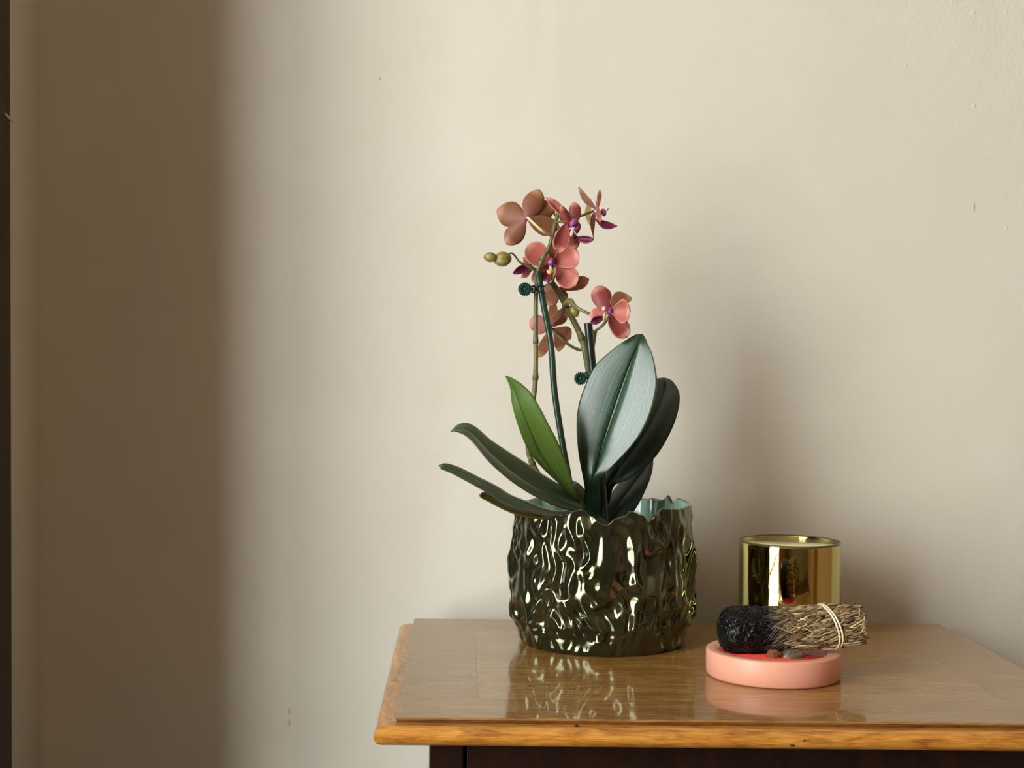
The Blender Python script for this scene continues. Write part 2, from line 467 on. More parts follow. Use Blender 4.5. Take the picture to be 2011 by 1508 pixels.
# ================================================================== cabinet
XL, XR = -0.0435, 0.4555
YF, YB = 0.9765, 1.357
cab = tag(empty('bedside_cabinet', ((XL + XR) / 2, (YF + YB) / 2, 0)), 'old wooden cabinet with veneered top and honey coloured rounded edge moulding', 'cabinet')
VT = .0016
slab = bevel(MB().box(XL, XR, YF, YB, ZT - .0105, ZT - VT).build('top_board', M_edge, cab), .0008)
BW = .057; G = .00002
def veneer(name, x0, x1, y0, y1, m):
    return bevel(MB().box(x0 + G, x1 - G, y0 + G, y1 - G, ZT - VT, ZT).build(name, m, cab), .00012, 1)
veneer('crossband', XL, XR, YF, YF + BW, M_band)
veneer('crossband', XL, XR, YB - .05, YB, M_band)
veneer('crossband', XL, XL + BW, YF + BW, YB - .05, M_band)
veneer('crossband', XR - BW, XR, YF + BW, YB - .05, M_band)
ys = [YF + BW, YF + BW + .052, YF + BW + .155, YB - .05]
for i in range(3):
    veneer('veneer_sheet', XL + BW, XR - BW, ys[i], ys[i+1], (M_veneer, M_veneer_d, M_veneer)[i])
# bullnose moulding: profile (outward, height), mitred at the front corners
MZ0, MZ1, MO = ZT - .0172, ZT - .0038, .0140
prof = [(-.012, MZ1), (0, MZ1)]
for k in range(0, 13):
    a = math.pi / 2 - math.pi * k / 12
    rz = (MZ1 - MZ0) / 2
    prof.append((MO - .0075 + .0075 * math.cos(a), (MZ0 + MZ1) / 2 + rz * math.sin(a)))
prof += [(-.012, MZ0)]
def moulding(a, b, outd, mitre_a, mitre_b, m):
    a, b, outd = Vector(a), Vector(b), Vector(outd)
    d = (b - a).normalized(); n = len(prof); v = []; steps = 14
    for s in range(steps + 1):
        for (o_, z) in prof:
            A = a - d * (o_ if mitre_a else 0); B = b + d * (o_ if mitre_b else 0)
            p = A.lerp(B, s / steps) + outd * o_
            v.append(Vector((p.x, p.y, z)))
    f = [(s*n+k, s*n+k+1, (s+1)*n+k+1, (s+1)*n+k) for s in range(steps) for k in range(n - 1)]
    f += [tuple(range(n)), tuple(reversed(range(steps*n, steps*n+n)))]
    o = obj('edge_moulding', v, f, m, cab)
    bm = bmesh.new(); bm.from_mesh(o.data); bmesh.ops.recalc_face_normals(bm, faces=bm.faces); bm.to_mesh(o.data); bm.free()
    e = o.modifiers.new('split', 'EDGE_SPLIT'); e.split_angle = math.radians(50)
    return o
fm_ = moulding((XL, YF, 0), (XR, YF, 0), (0, -1, 0), True, True, M_mould)
moulding((XL, YF, 0), (XL, 1.1035, 0), (-1, 0, 0), True, False, M_mould_s)
moulding((XL, 1.1045, 0), (XL, YB - .006, 0), (-1, 0, 0), False, False, M_mould_s)
moulding((XR, YF, 0), (XR, YB - .006, 0), (1, 0, 0), True, False, M_mould_s)
for px, py, a in ((1134, 1430, 5), (1556, 1462, 6), (1579, 1454, 4)):
    c = P(px, py, YF - MO + .0012)
    zz = (c.z - (MZ0 + MZ1) / 2) / ((MZ1 - MZ0) / 2)
    c.y = YF - (MO - .0075 + .0075 * math.sqrt(max(0, 1 - zz * zz))) - .0001
    r = a * c.y / F_PX
    v = [c] + [c + Vector((r * math.cos(k * .7854), .0002, .6 * r * math.sin(k * .7854))) for k in range(8)]
    obj('nail_hole', v, [(0, 1 + k, 1 + (k + 1) % 8) for k in range(8)], M_hole, cab)
# carcass
BX0, BX1, BY0, BY1 = -0.0205, XR - .023, 0.992, YB - .01
ZB = ZT - .0105
bevel(MB().box(BX0, BX0 + .024, BY0, BY0 + .03, .05, ZB).build('stile', M_body, cab), .001)
bevel(MB().box(BX1 - .024, BX1, BY0, BY0 + .03, .05, ZB).build('stile', M_body, cab), .001)
MB().box(BX0, BX0 + .016, BY0 + .03, BY1, .05, ZB).build('side_panel', M_body, cab)
MB().box(BX1 - .016, BX1, BY0 + .03, BY1, .05, ZB).build('side_panel', M_body, cab)
MB().box(BX0 + .016, BX1 - .016, BY1 - .012, BY1, .05, ZB).build('back_panel', M_body, cab)
MB().box(BX0 + .024, BX1 - .024, BY0 + .002, BY0 + .03, ZB - .006, ZB).build('rail', M_body, cab)
MB().box(BX0 + .024, BX1 - .024, BY0 + .002, BY0 + .03, ZB - .150, ZB - .130).build('rail', M_body, cab)
MB().box(BX0 - .006, BX1 + .006, BY0 - .006, BY1, 0, .05).build('plinth', M_body, cab)
drw = bevel(MB().box(BX0 + .0262, BX1 - .0262, BY0 + .003, BY0 + .024, ZB - .128, ZB - .007).build('drawer', M_body, cab), .0006)
dor = bevel(MB().box(BX0 + .0262, BX1 - .0262, BY0 + .003, BY0 + .024, .052, ZB - .152).build('door', M_body, cab), .002)
M_brass = plain('aged_brass', lin(150, 116, 60), .35, 1)
def knob(par, x, z):
    v, f = lathe([(.004, 0), (.004, .008), (.009, .013), (.010, .018), (.006, .022)], 0, 0, 20)
    obj('knob', [Vector((x + p.x, BY0 + .003 - p.z, z + p.y)) for p in v], f, M_brass, par)
knob(drw, (BX0 + BX1) / 2, ZB - .068); knob(dor, BX0 + .06, .36)

# ================================================================== pot
PCx, PCy = P(1181, 1240, 1.256).x, 1.256
PR = .0775
rim_pts = [ # (px, py, front?)
 (1003, 1008, 1), (1040, 1012, 1), (1080, 1016, 1), (1110, 1014, 1), (1132, 1004, 1), (1141, 1003, 1), (1162, 1016, 1), (1180, 1030, 1), (1191, 1033, 1),
 (1209, 1020, 1), (1229, 1015, 1), (1238, 1006, 1), (1263, 1014, 1), (1273, 1027, 1), (1290, 1010, 1), (1308, 1001, 1), (1331, 1002, 1),
 (1345, 984, 0), (1335, 980, 0), (1321, 988, 0), (1314, 974, 0), (1304, 983, 0), (1286, 980, 0), (1262, 981, 0), (1240, 984, 0), (1200, 980, 0), (1150, 984, 0),
 (1100, 978, 0), (1060, 976, 0), (1035, 984, 0), (1012, 990, 0)]
rim = []
for px, py, fr_ in rim_pts:
    rr = PR * .99
    dx = 0
    Y = PCy
    for _ in range(6):
        X = P(px, py, Y).x
        dx = max(-rr, min(rr, X - PCx))
        Y = PCy - (1 if fr_ else -1) * math.sqrt(max(0, rr * rr - dx * dx))
    p = P(px, py, Y)
    rim.append((math.atan2(p.y - PCy, p.x - PCx), p.z))
rim.sort()
def rim_z(th):
    th = (th + math.pi) % (2 * math.pi) - math.pi
    n = len(rim)
    for i in range(n):
        a0, z0 = rim[i]; a1, z1 = rim[(i + 1) % n]
        if i == n - 1: a1 += 2 * math.pi
        t_ = th if th >= rim[0][0] else th + 2 * math.pi
        if a0 <= t_ <= a1:
            u = (t_ - a0) / max(a1 - a0, 1e-6); u = u * u * (3 - 2 * u)
            return z0 + (z1 - z0) * u
    return rim[0][1]
def pot_profile(u):      # radius along the height, u = 0 foot .. 1 rim
    K = [(0, .0715), (.035, .0735), (.10, .0745), (.15, .0770), (.20, .0805), (.35, .0815), (.55, .0815), (.75, .0800), (.9, .0785), (1, .0775)]
    for (a, ra), (b_, rb) in zip(K, K[1:]):
        if u <= b_: t_ = (u - a) / (b_ - a); t_ = t_*t_*(3-2*t_); return ra + (rb - ra) * t_
    return K[-1][1]
def relief(th, z):
    x, y = math.cos(th) * PR, math.sin(th) * PR
    z = z - ZT
    wx = noise.noise(Vector((x * 26, y * 26, z * 24 + 7))) * .014
    wz = noise.noise(Vector((x * 30 + 9, y * 30, z * 26))) * .013
    rg = lambda n_, e_: 1 - 2.0 * math.sqrt(n_ * n_ + e_)
    up = rg(noise.noise(Vector(((x + wx) * 72, (y + wx) * 72, (z + wz) * 24))), .012)              # long folds
    dn = rg(noise.noise(Vector(((x + wx) * 68 + 3, (y + wx) * 68, (z + wz) * 44 + 11))), .012)     # rounder dents
    k = max(0, min(1, (z - .035) / .035)); k = k * k * (3 - 2 * k)
    ridge = dn + (up - dn) * k
    r2 = rg(noise.noise(Vector(((x + wx * .6) * 100 + 5, (y + wx * .6) * 100, (z + wz) * 38 + 3))), .025)
    n3 = noise.noise(Vector((x * 36, y * 36, z * 34 + 20)))
    return .0052 * ridge + .0024 * r2 + .0022 * n3 - .0046
NS, NH = 520, 150
pv = []; pf = []
for i in range(NH + 1):
    u = i / NH
    for k in range(NS):
        th = 2 * math.pi * k / NS
        zt = rim_z(th); z = ZT + .0004 + (zt - ZT) * u
        amp = min(1, max(0, (u - .04) / .16)); amp = amp * amp * (3 - 2 * amp)
        if u > .93: amp *= 1 - .45 * (u - .93) / .07
        r = pot_profile(u) + relief(th, z) * (.42 + .66 * amp)
        pv.append(Vector((PCx + r * math.cos(th), PCy + r * math.sin(th), z)))
inner = []
for k in range(NS):           # over the lip
    th = 2 * math.pi * k / NS
    p = pv[NH * NS + k]; r = math.hypot(p.x - PCx, p.y - PCy)
    inner.append((th, r, p.z))
for k in range(NS):
    th, r, z = inner[k]; pv.append(Vector((PCx + (r - .0014) * math.cos(th), PCy + (r - .0014) * math.sin(th), z + .0007)))
for k in range(NS):
    th, r, z = inner[k]; pv.append(Vector((PCx + (r - .003) * math.cos(th), PCy + (r - .003) * math.sin(th), z - .0006)))
for i in range(NH + 2):
    for k in range(NS):
        k2 = (k + 1) % NS
        pf.append((i*NS+k, i*NS+k2, (i+1)*NS+k2, (i+1)*NS+k))
pf.append(tuple(reversed(range(NS))))
pot = obj('planter_pot', pv, pf, M_pot)
tag(pot, 'dark bronze glazed ceramic planter with crumpled bark-like sides and jagged rim', 'planter')
iv = []; if_ = []; NI = 24
for i in range(NI + 1):
    u = i / NI
    for k in range(0, NS, 2):
        th, r, z = inner[k]
        rr = (r - .003) * (1 - u) + (.070 - .004) * u if u < .2 else (r - .003) * .8 + .066 * .2 + (.066 - ((r - .003) * .8 + .066 * .2)) * (u - .2) / .8
        iv.append(Vector((PCx + rr * math.cos(th), PCy + rr * math.sin(th), (z - .0006) * (1 - u) + (ZT + .008) * u)))
n2 = NS // 2
for i in range(NI):
    for k in range(n2):
        k2 = (k + 1) % n2
        if_.append((i*n2+k, (i+1)*n2+k, (i+1)*n2+k2, i*n2+k2))
if_.append(tuple(NI*n2+k for k in range(n2)))
lining = obj('inner_glaze', iv, if_, M_celadon, pot); lining['label'] = 'pale celadon green glazed inside'

# bark potting mix
random.seed(11)
bb = MB()
for k in range(420):
    a = random.uniform(0, 2 * math.pi); r = .054 * math.sqrt(random.random())
    c = Vector((PCx + r * math.cos(a), PCy + r * math.sin(a), ZT + .088 + random.uniform(-.004, .006)))
    sx_, sy_, sz_ = random.uniform(.003, .008), random.uniform(.002, .005), random.uniform(.0015, .003)
    R_ = Matrix.Rotation(random.uniform(0, 6.28), 3, 'Z') @ Matrix.Rotation(random.uniform(-.8, .8), 3, 'X')
    q = MB().box(-sx_, sx_, -sy_, sy_, -sz_, sz_)
    bb.add(([c + R_ @ v for v in q.v], q.f))
nn = 48
v, f = lathe([(.001, ZT + .080), (.060, ZT + .080), (.060, ZT + .084), (.001, ZT + .0841)], PCx, PCy, nn)
bb.add((v, f))
M_bark, nt, b = mat('bark_chips')
gi = nd(nt, 'ShaderNodeNewGeometry')
nt.links.new(ramp(nt, gi.outputs['Random Per Island'], [(0, lin(40, 28, 20)), (1, lin(84, 60, 40))]), b.inputs['Base Color'])
b.inputs['Roughness'].default_value = .85
tag(bb.build('bark_mix', M_bark), 'dark brown bark chips filling the planter', 'potting mix', kind='stuff')

# ================================================================== orchid
base = Vector((P(1165, 1000, 1.245).x, 1.245, ZT + .084))
orc = tag(empty('orchid', base), 'flowering orchid with salmon pink blossoms and broad green leaves in the bronze planter', 'orchid')
def leaf(L, M, R, mat_, n=34, half=8, bulge=.12, thick=.0016, groove=.0007):
    Lc, Mc, Rc = (cr([P(*q) for q in A], n) for A in (L, M, R))
    G_ = []
    for i in range(n):
        row = []
        wl_ = (Lc[i] - Mc[i]).length; wr_ = (Rc[i] - Mc[i]).length
        for j in range(-half, half + 1):
            s = abs(j) / half
            e, w_ = (Lc[i], wl_) if j < 0 else (Rc[i], wr_)
            p = Mc[i].lerp(e, s)
            p = p + Vector((0, -1, .25)) * (bulge * w_ * math.sin(math.pi * s))
            p = p + Vector((0, groove * math.exp(-(s / .085) ** 2) * min(1, w_ / .012), 0))
            row.append(p)
        G_.append(row)
    return sheet('leaf', G_, thick, mat_, orc)
Y1 = 1.205
leaf([(1146, 1014, 1.246), (1149, 968, 1.234), (1147, 945, Y1+.016), (1137, 893, Y1+.0145), (1133, 845, Y1+.0170), (1135, 805, Y1+.0187), (1145, 769, Y1+.0191), (1168, 720, Y1+.0192), (1207, 684, Y1+.0171), (1238, 663, Y1+.0150), (1252, 656, Y1+.0140), (1259, 656, Y1+.0135)],
     [(1162, 1014, 1.242), (1162, 968, 1.228), (1163, 945, Y1+.012), (1170, 922, Y1+.009), (1188, 862, Y1+.008), (1207, 805, Y1+.008), (1233, 730, Y1+.009), (1252, 680, Y1+.011), (1261, 657, Y1+.0135)],
     [(1180, 1014, 1.246), (1178, 968, 1.230), (1180, 938, Y1+.010), (1194, 924, Y1+.004), (1225, 893, Y1-.002), (1253, 860, Y1-.0055), (1274, 821, Y1-.007), (1287, 777, Y1-.0065), (1290, 743, Y1-.0035), (1282, 699, Y1+.003), (1272, 675, Y1+.008), (1266, 660, Y1+.012), (1262, 657, Y1+.0135)], M_leaf, bulge=.012, half=22, n=44, groove=.0022)
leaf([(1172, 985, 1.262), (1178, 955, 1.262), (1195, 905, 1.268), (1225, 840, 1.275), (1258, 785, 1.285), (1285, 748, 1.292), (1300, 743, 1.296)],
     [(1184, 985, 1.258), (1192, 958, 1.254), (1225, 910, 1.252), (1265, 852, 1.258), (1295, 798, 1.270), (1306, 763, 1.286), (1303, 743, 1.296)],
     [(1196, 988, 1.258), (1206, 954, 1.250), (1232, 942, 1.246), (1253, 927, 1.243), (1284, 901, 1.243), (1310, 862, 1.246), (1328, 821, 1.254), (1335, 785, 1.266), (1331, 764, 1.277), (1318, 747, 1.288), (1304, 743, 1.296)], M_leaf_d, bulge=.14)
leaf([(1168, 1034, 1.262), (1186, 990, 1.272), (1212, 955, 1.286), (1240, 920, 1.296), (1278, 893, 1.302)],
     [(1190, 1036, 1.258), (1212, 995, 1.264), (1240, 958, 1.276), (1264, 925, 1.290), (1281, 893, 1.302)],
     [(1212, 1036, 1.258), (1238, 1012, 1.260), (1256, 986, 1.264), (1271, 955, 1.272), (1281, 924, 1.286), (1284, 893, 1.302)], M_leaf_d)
leaf([(1118, 985, 1.235), (1103, 954, 1.215), (1072, 924, 1.20), (1046, 896, 1.19), (1031, 870, 1.185), (1015, 826, 1.18), (1005, 785, 1.178), (1003, 760, 1.176), (993, 739, 1.172)],
     [(1128, 985, 1.232), (1112, 958, 1.212), (1088, 927, 1.198), (1062, 888, 1.188), (1044, 847, 1.18), (1028, 808, 1.175), (1015, 772, 1.174), (1004, 750, 1.173), (993, 738, 1.172)],
     [(1140, 985, 1.230), (1128, 958, 1.207), (1118, 925, 1.193), (1106, 893, 1.183), (1093, 864, 1.175), (1077, 834, 1.170), (1062, 804, 1.168), (1046, 777, 1.168), (1031, 760, 1.169), (1011, 746, 1.170), (993, 737, 1.172)], M_leaf_y, bulge=.06)
leaf([(1142, 1008, 1.228), (1114, 1000, 1.21), (1083, 989, 1.195), (1046, 971, 1.178), (1010, 948, 1.163), (984, 927, 1.153), (959, 904, 1.145), (940, 880, 1.138), (922, 860, 1.133), (902, 848, 1.129), (886, 848, 1.128)],
     [(1146, 1002, 1.232), (1109, 987, 1.215), (1065, 965, 1.196), (1010, 930, 1.175), (966, 893, 1.158), (937, 862, 1.146), (914, 843, 1.136), (886, 847, 1.128)],
     [(1150, 990, 1.236), (1129, 972, 1.232), (1103, 955, 1.222), (1065, 932, 1.208), (1031, 909, 1.195), (995, 886, 1.180), (961, 863, 1.165), (936, 841, 1.152), (915, 831, 1.142), (896, 836, 1.134), (886, 846, 1.128)], M_leaf_b, bulge=.05)
leaf([(1080, 1017, 1.190), (1046, 1008, 1.175), (1015, 997, 1.162), (984, 984, 1.152), (959, 968, 1.143), (928, 950, 1.132), (889, 930, 1.122), (866, 921, 1.116), (862, 915, 1.115)],
     [(1100, 1012, 1.200), (1062, 1000, 1.185), (1010, 980, 1.168), (965, 957, 1.152), (925, 938, 1.137), (889, 920, 1.123), (862, 914, 1.115)],
     [(1120, 1006, 1.215), (1083, 1002, 1.20), (1046, 989, 1.185), (1005, 974, 1.172), (974, 955, 1.160), (938, 937, 1.147), (902, 919, 1.132), (873, 910, 1.119), (862, 913, 1.115)], M_leaf_b, bulge=.04)
leaf([(1078, 1020, 1.186), (1046, 1017, 1.176), (1015, 1010, 1.168), (984, 997, 1.160), (959, 984, 1.154), (944, 977, 1.151), (942, 973, 1.150)],
     [(1086, 1012, 1.196), (1040, 1006, 1.182), (1000, 994, 1.172), (966, 979, 1.160), (942, 972, 1.150)],
     [(1094, 1004, 1.210), (1046, 996, 1.196), (1005, 984, 1.184), (966, 968, 1.168), (948, 967, 1.156), (942, 971, 1.150)], M_leaf_o, bulge=.05)
leaf([(1118, 990, 1.246), (1117, 968, 1.244), (1120, 945, 1.242)], [(1134, 990, 1.240), (1133, 966, 1.236), (1122, 945, 1.242)], [(1152, 990, 1.242), (1149, 966, 1.240), (1136, 950, 1.240), (1124, 945, 1.242)], M_leaf_b, n=14)

cw = []
cwv, cwf = lathe([(.010, base.z - .004), (.017, base.z + .004), (.0185, base.z + .012), (.014, base.z + .022), (.006, base.z + .030)], base.x - .002, base.y, 28, lambda th, z: .18 * math.cos(2 * th + .4) + .06 * math.sin(5 * th))
obj('crown', cwv, cwf, M_leaf_d, orc)
# flower spikes
def spike(px, r0, r1, nodes, m=M_stem, n=60):
    pts = cr([P(*q) for q in px], n)
    rad = [r0 + (r1 - r0) * i / (n - 1) for i in range(n)]
    for nd_ in nodes:
        for i in range(n):
            d = abs(i / (n - 1) - nd_)
            if d < .012: rad[i] *= 1 + .35 * (1 - d / .012)
    o = obj('flower_spike', *tube(pts, rad, 12), m, orc)
    for nd_ in nodes:         # a bract clasping each node
        i = int(nd_ * (n - 1)); p = pts[i]; t_ = (pts[min(i+1, n-1)] - pts[max(i-1, 0)]).normalized()
        a = t_.cross(Vector((0, 1, 0))).normalized()
        g = []
        for ii in range(5):
            u = ii / 4
            row = []
            for jj in range(7):
                th = (jj / 6 - .5) * 3.2 * (1 - .75 * u)
                row.append(p + t_ * (.008 * u) + (Vector((0, -1, 0)) * math.cos(th) + a * math.sin(th)) * (rad[i] * (1.12 + .15 * u)))
            g.append(row)
        sheet('bract', g, .0004, M_stem, o)
    return o
sp1 = spike([(1085, 990, 1.245), (1066, 945, 1.24), (1048, 915, 1.236), (1038, 888, 1.234), (1037, 855, 1.232), (1042, 815, 1.23), (1049, 774, 1.228), (1052, 728, 1.226), (1052, 671, 1.224), (1052, 610, 1.222), (1053, 570, 1.221), (1056, 535, 1.220), (1066, 507, 1.217), (1077, 489, 1.214), (1084, 468, 1.212), (1090, 440, 1.214), (1096, 421, 1.218)], .00235, .0017, [.16, .45, .57, .835])
sp2 = spike([(1186, 1000, 1.250), (1180, 930, 1.25), (1173, 850, 1.25), (1166, 780, 1.248), (1157, 735, 1.246), (1149, 692, 1.243), (1143, 667, 1.242), (1133, 643, 1.24), (1118, 614, 1.238), (1106, 590, 1.236), (1090, 563, 1.234), (1078, 549, 1.233)], .0026, .0026, [.72])
sp3 = spike([(1160, 712, 1.250), (1162, 685, 1.251), (1165, 664, 1.252), (1167, 650, 1.254)], .0024, .0026, [], n=24)
def bud(par, c, a, L, Rr, m=M_bud):
    c, a = Vector(c), Vector(a).normalized()
    pts = [c + a * (L * (i / 14 - .5)) for i in range(15)]
    rad = [max(.0003, Rr * math.sin(math.pi * (.03 + .94 * i / 14)) ** .6) for i in range(15)]
    v, f = tube(pts, rad, 18)
    v = [p + (p - c) * (.05 * math.cos(3 * math.atan2(p.z - c.z, p.y - c.y))) for p in v]
    return obj('bud', v, f, m, par)
br = obj('bud_stalk', *tube(cr([P(1056, 532, 1.224), P(1044, 526, 1.220), P(1032, 520, 1.218), P(1020, 514, 1.216), P(1012, 503, 1.214), P(1005, 497, 1.212), P(1000, 498, 1.211)], 24), [.0021 - .0013 * min(1, i / 14) for i in range(24)], 10), M_stem, orc)
bud(br, P(987, 509, 1.210), Vector((1, 0, .25)), .0148, .0064)
bud(br, P(963, 505, 1.207), Vector((1, 0, -.05)), .0110, .0042)
bud(sp1, P(1095, 419, 1.226), Vector((.7, 0, -.7)), .011, .0035)
st2 = obj('bud_stalk', *tube(cr([P(1108, 602, 1.236), P(1113, 594, 1.230), P(1121, 592, 1.226), P(1128, 600, 1.222), P(1140, 608, 1.218), P(1157, 616, 1.216)], 24), [.0024, .0024, .0025, .0026, .0027, .0028, .0028, .0027, .0026, .0024, .0022, .002, .0018, .0016, .0015, .0015, .0014, .0014, .0014, .0014, .0014, .0014, .0014, .0014], 10), M_stem, orc)
bud(st2, P(1128, 609, 1.236), Vector((.35, 0, -1)), .012, .0042)

# ---- flowers: petals and sepals are thin sheets, lip and column solid
def sheet_petal(par, name, base_, tip, wl_, wr_, Yb, Yt, mats, mpos=.55, h=.62, arch=0, cup=0, bend=0, ruf=.03, seed=0, n=15, half=5):
    bx, by = base_; tx, ty = tip
    dx, dy = tx - bx, ty - by; L = math.hypot(dx, dy)
    nx, ny = -dy / L, dx / L
    g = math.log(.5) / math.log(mpos); G_ = []
    for i in range(n):
        t_ = .02 + .98 * i / (n - 1)
        wv = max(.02, math.sin(math.pi * min(.9999, t_ ** g))) ** h if i < n - 1 else .04
        wv = max(wv, .16 * (1 - t_) if t_ < .3 else 0)
        row = []
        for j in range(-half, half + 1):
            s = j / half
            rf = 1 + ruf * math.sin(9 * t_ + seed + (2 if s > 0 else 0))
            w_ = (wr_ if s > 0 else wl_) * wv * s * rf
            lx = bx + dx * t_ + nx * (w_ + bend * math.sin(math.pi * t_))
            ly = by + dy * t_ + ny * (w_ + bend * math.sin(math.pi * t_))
            Y = Yb + (Yt - Yb) * t_ + arch * math.sin(math.pi * t_) + cup * s * s * wv + ruf * .01 * s * s * math.sin(7 * t_ + seed * 1.7)
            row.append(P(lx, ly, Y))
        G_.append(row)
    return sheet(name, G_, .0007, mats, par)
def blob(par, name, c, rx, ry, rz, m, tilt=0, seed=0):
    c = Vector(c); bm = bmesh.new(); bmesh.ops.create_icosphere(bm, subdivisions=3, radius=1)
    R_ = Matrix.Rotation(tilt, 3, 'Y')
    v = []
    for q in bm.verts:
        k = 1 + .16 * noise.noise(q.co * 1.6 + Vector((seed, 0, 0)))
        v.append(c + R_ @ Vector((q.co.x * rx * k, q.co.y * ry * k, q.co.z * rz * k)))
    f = [tuple(x.index for x in q.verts) for q in bm.faces]; bm.free()
    return obj(name, v, f, m, par)
PXM = 1.22 / F_PX
def flower(c, Y, rc=(5, 6), m=M_purple, tilt=0, label=None):
    o = blob(orc, 'flower', P(*c, Y), rc[0] * PXM, .0035, rc[1] * PXM, m, tilt, c[0])
    if label: o['label'] = label
    return o
def pedicel(par, pts, r, m=M_stem):
    return obj('pedicel', *tube(cr([P(*q) for q in pts], 16), r, 10), m, par)
FB = [M_petb, M_pet]; FF = [M_pet, M_petb]; FR = [M_petr, M_petb]; FY = [M_pety, M_pet]
sd = [0]
def pet(par, name, *a, **k):
    sd[0] += 1.3
    return sheet_petal(par, name, *a, seed=sd[0], **k)
# 1: seen from behind, top left
Y = 1.212
f1 = flower((1034, 429), Y, (4, 4), label='tan backed blossom turned away from the room')
pet(f1, 'petal', (1036, 430), (976, 413), 25, 24, Y, Y + .010, FB, mpos=.56, cup=.004, ruf=.05)
pet(f1, 'petal', (1036, 429), (1086, 400), 17, 22, Y, Y + .010, FB, mpos=.6, cup=.003)
pet(f1, 'sepal', (1034, 430), (1060, 373), 21, 20, Y - .001, Y + .004, FB, mpos=.55, cup=.003)
pet(f1, 'sepal', (1034, 430), (994, 480), 20, 18, Y - .001, Y + .004, FB, mpos=.6, cup=.003, h=.75)
pet(f1, 'sepal', (1036, 430), (1099, 447), 15, 23, Y - .001, Y + .002, FB, mpos=.55, cup=.003)
pedicel(f1, [(1036, 427, Y - .003), (1050, 440, Y - .010), (1066, 454, Y - .010), (1082, 463, Y - .001)], [.0011] * 8 + [.0013] * 8, M_stem_l)
# 2: three quarter view facing right
Y = 1.196
f2 = flower((1126, 438), Y - .008, (6.5, 9), tilt=.6, label='rosy blossom turned to the right')
pet(f2, 'sepal', (1112, 432), (1072, 387), 7, 9, Y + .004, Y + .010, FR, mpos=.55, cup=-.002, bend=3)
pet(f2, 'petal', (1120, 448), (1102, 404), 9, 9, Y, Y - .006, FR, mpos=.5, cup=.003)
pet(f2, 'sepal', (1132, 440), (1127, 397), 12, 12, Y + .004, Y + .010, FR, mpos=.6, cup=.002)
pet(f2, 'petal', (1112, 438), (1098, 496), 14, 17, Y - .003, Y - .016, FR, mpos=.6, cup=-.004, h=.5)
pet(f2, 'sepal', (1118, 450), (1132, 488), 11, 12, Y + .002, Y + .006, FR, mpos=.62, cup=.002)
pet(f2, 'lip', (1126, 466), (1166, 470), 5, 9, Y - .004, Y - .012, [M_lip, M_lip], mpos=.6, cup=-.003, h=.7)
blob(f2, 'lip_lobe', P(1123, 458, Y - .010), 3.6 * PXM, .002, 8 * PXM, M_white, .2, 3)
blob(f2, 'throat', P(1134, 447, Y - .004), 6 * PXM, .003, 11 * PXM, M_lip, .2, 4)
pedicel(f2, [(1090, 436, 1.216), (1104, 436, Y + .010), (1120, 440, Y + .002)], .0011)
# 3: side view facing right
Y = 1.218
f3 = flower((1185, 417), Y, (5.5, 8), tilt=-.4, label='blossom seen edge on at the tip of the spike')
pet(f3, 'sepal', (1172, 412), (1136, 367), 6, 7, Y, Y + .012, FB, mpos=.5, bend=-4, h=.8)
pet(f3, 'petal', (1175, 408), (1178, 373), 4.5, 4.5, Y + .004, Y + .016, FB, mpos=.62)
pet(f3, 'petal', (1170, 392), (1179, 437), 5, 5, Y - .006, Y - .006, FF, mpos=.7, h=.7)
pet(f3, 'petal', (1160, 390), (1159, 442), 3, 9, Y + .012, Y + .012, FY, mpos=.5, bend=2)
pet(f3, 'sepal', (1168, 416), (1166, 468), 4.5, 5.5, Y - .002, Y + .004, FB, mpos=.3, bend=3, h=.9)
pet(f3, 'lip', (1168, 430), (1212, 444), 7, 9, Y - .003, Y - .003, [M_lip, M_lip], mpos=.55, bend=4, h=.9)
blob(f3, 'column_tip', P(1191, 411, Y), 4.5 * PXM, .0025, 3 * PXM, M_white, -.3, 8)
pedicel(f3, [(1100, 430, 1.222), (1122, 432, 1.222), (1141, 424, 1.220), (1153, 419, 1.219), (1167, 414, Y)], [.0011] * 16, M_stem)
# 4: full face, centre
Y = 1.226
f4 = flower((1082, 514), Y - .006, (6.5, 9), tilt=.3, label='salmon pink blossom facing the room beneath the others')
pet(f4, 'petal', (1080, 520), (1035, 482), 24, 23, Y, Y - .004, FF, mpos=.6, cup=-.004, h=.55)
pet(f4, 'petal', (1086, 518), (1134, 492), 22, 26, Y, Y - .004, FF, mpos=.62, cup=-.004, h=.52)
pet(f4, 'sepal', (1088, 520), (1130, 562), 23, 20, Y + .002, Y - .002, FF, mpos=.62, cup=-.004, h=.52)
pet(f4, 'sepal', (1078, 522), (1046, 554), 12, 14, Y + .002, Y + .002, FF, mpos=.6, cup=-.003)
pet(f4, 'sepal', (1082, 514), (1094, 472), 14, 14, Y + .003, Y + .006, FF, mpos=.6)
pet(f4, 'lip', (1082, 530), (1068, 552), 9, 13, Y - .007, Y - .010, [M_lip, M_lip], mpos=.55, cup=-.003)
pet(f4, 'lip_lobe', (1092, 524), (1080, 556), 4, 5, Y - .008, Y - .010, FY, mpos=.5)
blob(f4, 'callus', P(1079, 534, Y - .011), 5.5 * PXM, .0018, 4.5 * PXM, M_yellow, .3, 2)
pedicel(f4, [(1084, 515, Y), (1088, 540, Y + .006), (1086, 552, 1.234), (1094, 568, 1.236)], .0013)
